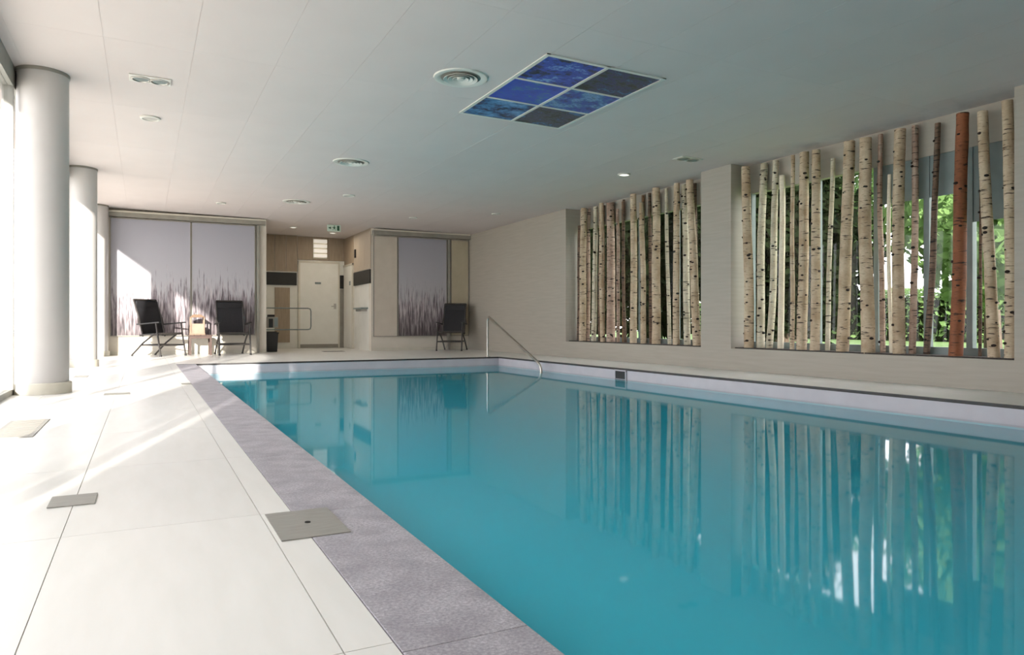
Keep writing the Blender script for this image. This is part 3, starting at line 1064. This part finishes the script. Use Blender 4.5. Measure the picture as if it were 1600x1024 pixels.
KN = ['cream birch trunk', 'whitish birch trunk', 'pinkish grey birch trunk', 'pale peeled trunk', 'dark brown slender trunk', 'orange brown pine trunk', 'warm brown slender trunk']
SZ = lambda r: 'thick ' if r > .056 else ('slim ' if r < .036 else '')
scar_bm = bmesh.new()
lathe(scar_bm, [(0.001, -.016), (.010, -.010), (.013, 0), (.010, .010), (.001, .016)], 8)
for v in scar_bm.verts:
    v.co = Vector((v.co.x * 1.0, v.co.y * 1.5, v.co.z * .75))
scar_me = mesh_of('branch_scar', scar_bm, 'scar', smooth=True)


def trunk(x, yb, yt, zt, r, kind, label, group):
    t = thing('pine_trunk' if kind == 5 else ('birch_trunk' if kind in (0, 1, 2) else 'bare_trunk'), label, 'trunk', (x, yb, NZ + .001), group=group)
    n = 22
    hgt = zt - NZ - .001
    a1, a2 = random.uniform(-.022, .022), random.uniform(-.014, .014)
    b1 = random.uniform(-.012, .012)
    ph = random.uniform(0, 6)

    def axis(k):
        return Vector((b1 * math.sin(k * PI * 1.3 + ph) * math.sin(k * PI), (yt - yb) * k + (a1 * math.sin(k * PI) + a2 * math.sin(k * 2 * PI + ph) * math.sin(k * PI)), hgt * k))

    def rad(k):
        return r * (1.05 - .14 * k)
    seg = 14 if r > .04 else 10
    bm = bmesh.new()
    rings = []
    for i in range(n + 1):
        k = i / n
        c = axis(k)
        ring = []
        bulge = 1 + random.uniform(-.03, .03)
        for j in range(seg):
            th = 2 * PI * j / seg
            rr = rad(k) * bulge * (1 + .03 * math.sin(3 * th + ph) + random.uniform(-.018, .018))
            ring.append(bm.verts.new(c + Vector((math.cos(th) * rr, math.sin(th) * rr, 0))))
        rings.append(ring)
    for r0, r1 in zip(rings, rings[1:]):
        for j in range(seg):
            bm.faces.new((r0[j], r0[(j + 1) % seg], r1[(j + 1) % seg], r1[j]))
    bm.faces.new(list(reversed(rings[0])))
    bm.faces.new(rings[-1])
    obj('stem', bm, 'bark%d' % kind, t, smooth=True)
    bm = bmesh.new()      # sawn top
    c = axis(1)
    lathe(bm, [(0.001, c.z + .0035), (rad(1) * .9, c.z + .0005)], seg, cap_lo=True, cap_hi=False)
    for v in bm.verts:
        v.co.y += c.y
        v.co.x += c.x
    obj('sawn_end', bm, 'beige', t)
    if kind in (3,):
        return
    for q in range(random.randint(10, 15) if r > .036 else random.randint(4, 7)):
        k = random.uniform(.04, .96)
        th = random.uniform(PI * .62, PI * 1.55)
        c = axis(k) + Vector((math.cos(th), math.sin(th), 0)) * rad(k) * .97
        o = link('branch_scar', scar_me, t, c, (0, 0, th))
        s = random.uniform(.7, 1.35)
        o.scale = (s, s, s)


for L, where, grp in ((TR1, 'in the far niche', 'trunks in the far niche'), (TR2, 'in the near niche', 'trunks in the near niche')):
    for i, (x, yb, yt, zt, r, k) in enumerate(L):
        lab = '%s%s, %s from the left %s' % (SZ(r), KN[k], ORD[i], where)
        if k in (4, 6):
            lab = '%s, %s from the left %s' % (KN[k], ORD[i], where)
        trunk(x, yb, yt, zt, r, k, lab, grp)

# ------------------------------------------------------------------ outside
struct(boxes('terrace_ground', [(-40, GX - .06, -40, 60, -0.25, -0.06)], 'terrace'), 'pale sunlit terrace outside the left glazing', 'terrace')
for px, py, pr, lab in ((-3.2, -5.8, .12, 'slim unseen white post added behind the viewpoint to streak the deck with shade'),
                        (-3.2, -0.75, .18, 'stout unseen white post added outside the glazing to shade the nearest column'),
                        (-3.2, 4.27, .12, 'slim unseen white post added outside the glazing to shade the second column')):
    t = thing('added_shade_post', lab, 'post', (px, py, -0.06), group='unseen posts added for shade outside the glazing')  # out-of-view posts, added only to cast deck streaks and column shade
    bm = bmesh.new()
    lathe(bm, [(pr, .08), (pr, 5.2)], 28)
    obj('shaft', bm, 'column', t, smooth=True)
    bm = bmesh.new()
    lathe(bm, [(pr * 1.3, .0), (pr * 1.3, .07), (pr * 1.1, .085)], 28)
    obj('base', bm, 'plinth', t, smooth=True)
struct(boxes('lawn_ground', [(WX + .40, 60, -40, 60, -0.35, -0.15)], 'lawn'), 'green lawn outside the niche windows', 'lawn')


def crown_mesh(name, m, rx, rz, count, leaf, seed):
    rg = random.Random(seed)
    bm = bmesh.new()
    for _ in range(count):
        while True:
            p = Vector((rg.uniform(-1, 1), rg.uniform(-1, 1), rg.uniform(-1, 1)))
            if .25 < p.length < 1:
                break
        p *= .82 + .18 * math.sin(5 * p.x + seed) * math.cos(4 * p.y + 3 * p.z)
        c = Vector((p.x * rx, p.y * rx, p.z * rz))
        a = Vector((rg.gauss(0, 1), rg.gauss(0, 1), rg.gauss(0, 1))).normalized()
        b = a.orthogonal().normalized()
        s = leaf * rg.uniform(.6, 1.3)
        vs_ = [bm.verts.new(c + a * s), bm.verts.new(c + b * s * .5), bm.verts.new(c - a * s), bm.verts.new(c - b * s * .5)]
        bm.faces.new(vs_)
    return mesh_of(name, bm, m)


cr_green = crown_mesh('foliage', 'leaf_green', 1.6, 1.7, 5200, .11, 3)
cr_dark = crown_mesh('foliage', 'leaf_dark', 1.4, 1.9, 6000, .13, 8)


def tree(x, yy, s, dark, label):
    t = thing('garden_tree', label, 'tree', (x, yy, -0.15), group='garden trees outside the niche windows')
    t.rotation_euler.z = random.uniform(0, 6)
    bm = bmesh.new()
    tube(bm, [(0, 0, 0), (.03, .02, 1.0 * s), (.0, .06, 2.4 * s)], [.12 * s, .09 * s, .04 * s], 10)
    obj('stem', bm, 'bark_dark', t, smooth=True)
    o = link('foliage', cr_dark if dark else cr_green, t, (0, 0, (1.75 if dark else 2.3) * s))
    o.scale = (s, s, s)
    o['kind'] = 'stuff'


tree(11.6, 19.4, 1.6, True, 'dense dark evergreen behind the left end of the far niche')
tree(11.6, 14.9, 1.5, True, 'dense dark evergreen behind the middle of the far niche')
tree(11.6, 10.6, 1.4, True, 'dense dark evergreen seen between the left trunks of the near niche')
tree(16.8, 16.0, 1.9, True, 'large dark evergreen behind the gap between two evergreens')
tree(17.2, 9.6, 1.6, False, 'leafy green tree seen through the middle of the near niche')
tree(12.6, 6.3, 1.0, False, 'small green tree seen beside the orange trunk')
tree(24.0, 12.4, 2.6, False, 'tall green tree far back on the lawn')
tree(24.5, 21.4, 2.6, False, 'tallest green tree far back on the lawn behind the evergreens')

rg = random.Random(21)
bm = bmesh.new()
for _ in range(16000):
    c = Vector((rg.uniform(-.7, .7), rg.uniform(-20, 20), 2.3 * rg.random() ** .8))
    a = Vector((rg.gauss(0, 1), rg.gauss(0, 1), rg.gauss(0, 1))).normalized()
    b = a.orthogonal().normalized()
    s_ = .16 * rg.uniform(.6, 1.3)
    bm.faces.new([bm.verts.new(c + a * s_), bm.verts.new(c + b * s_ * .5), bm.verts.new(c - a * s_), bm.verts.new(c - b * s_ * .5)])
hd = thing('garden_hedge', 'long green hedge at the far edge of the lawn', 'hedge', (30, 14, -0.15))
o = obj('foliage', bm, 'leaf_green', hd)
o['kind'] = 'stuff'
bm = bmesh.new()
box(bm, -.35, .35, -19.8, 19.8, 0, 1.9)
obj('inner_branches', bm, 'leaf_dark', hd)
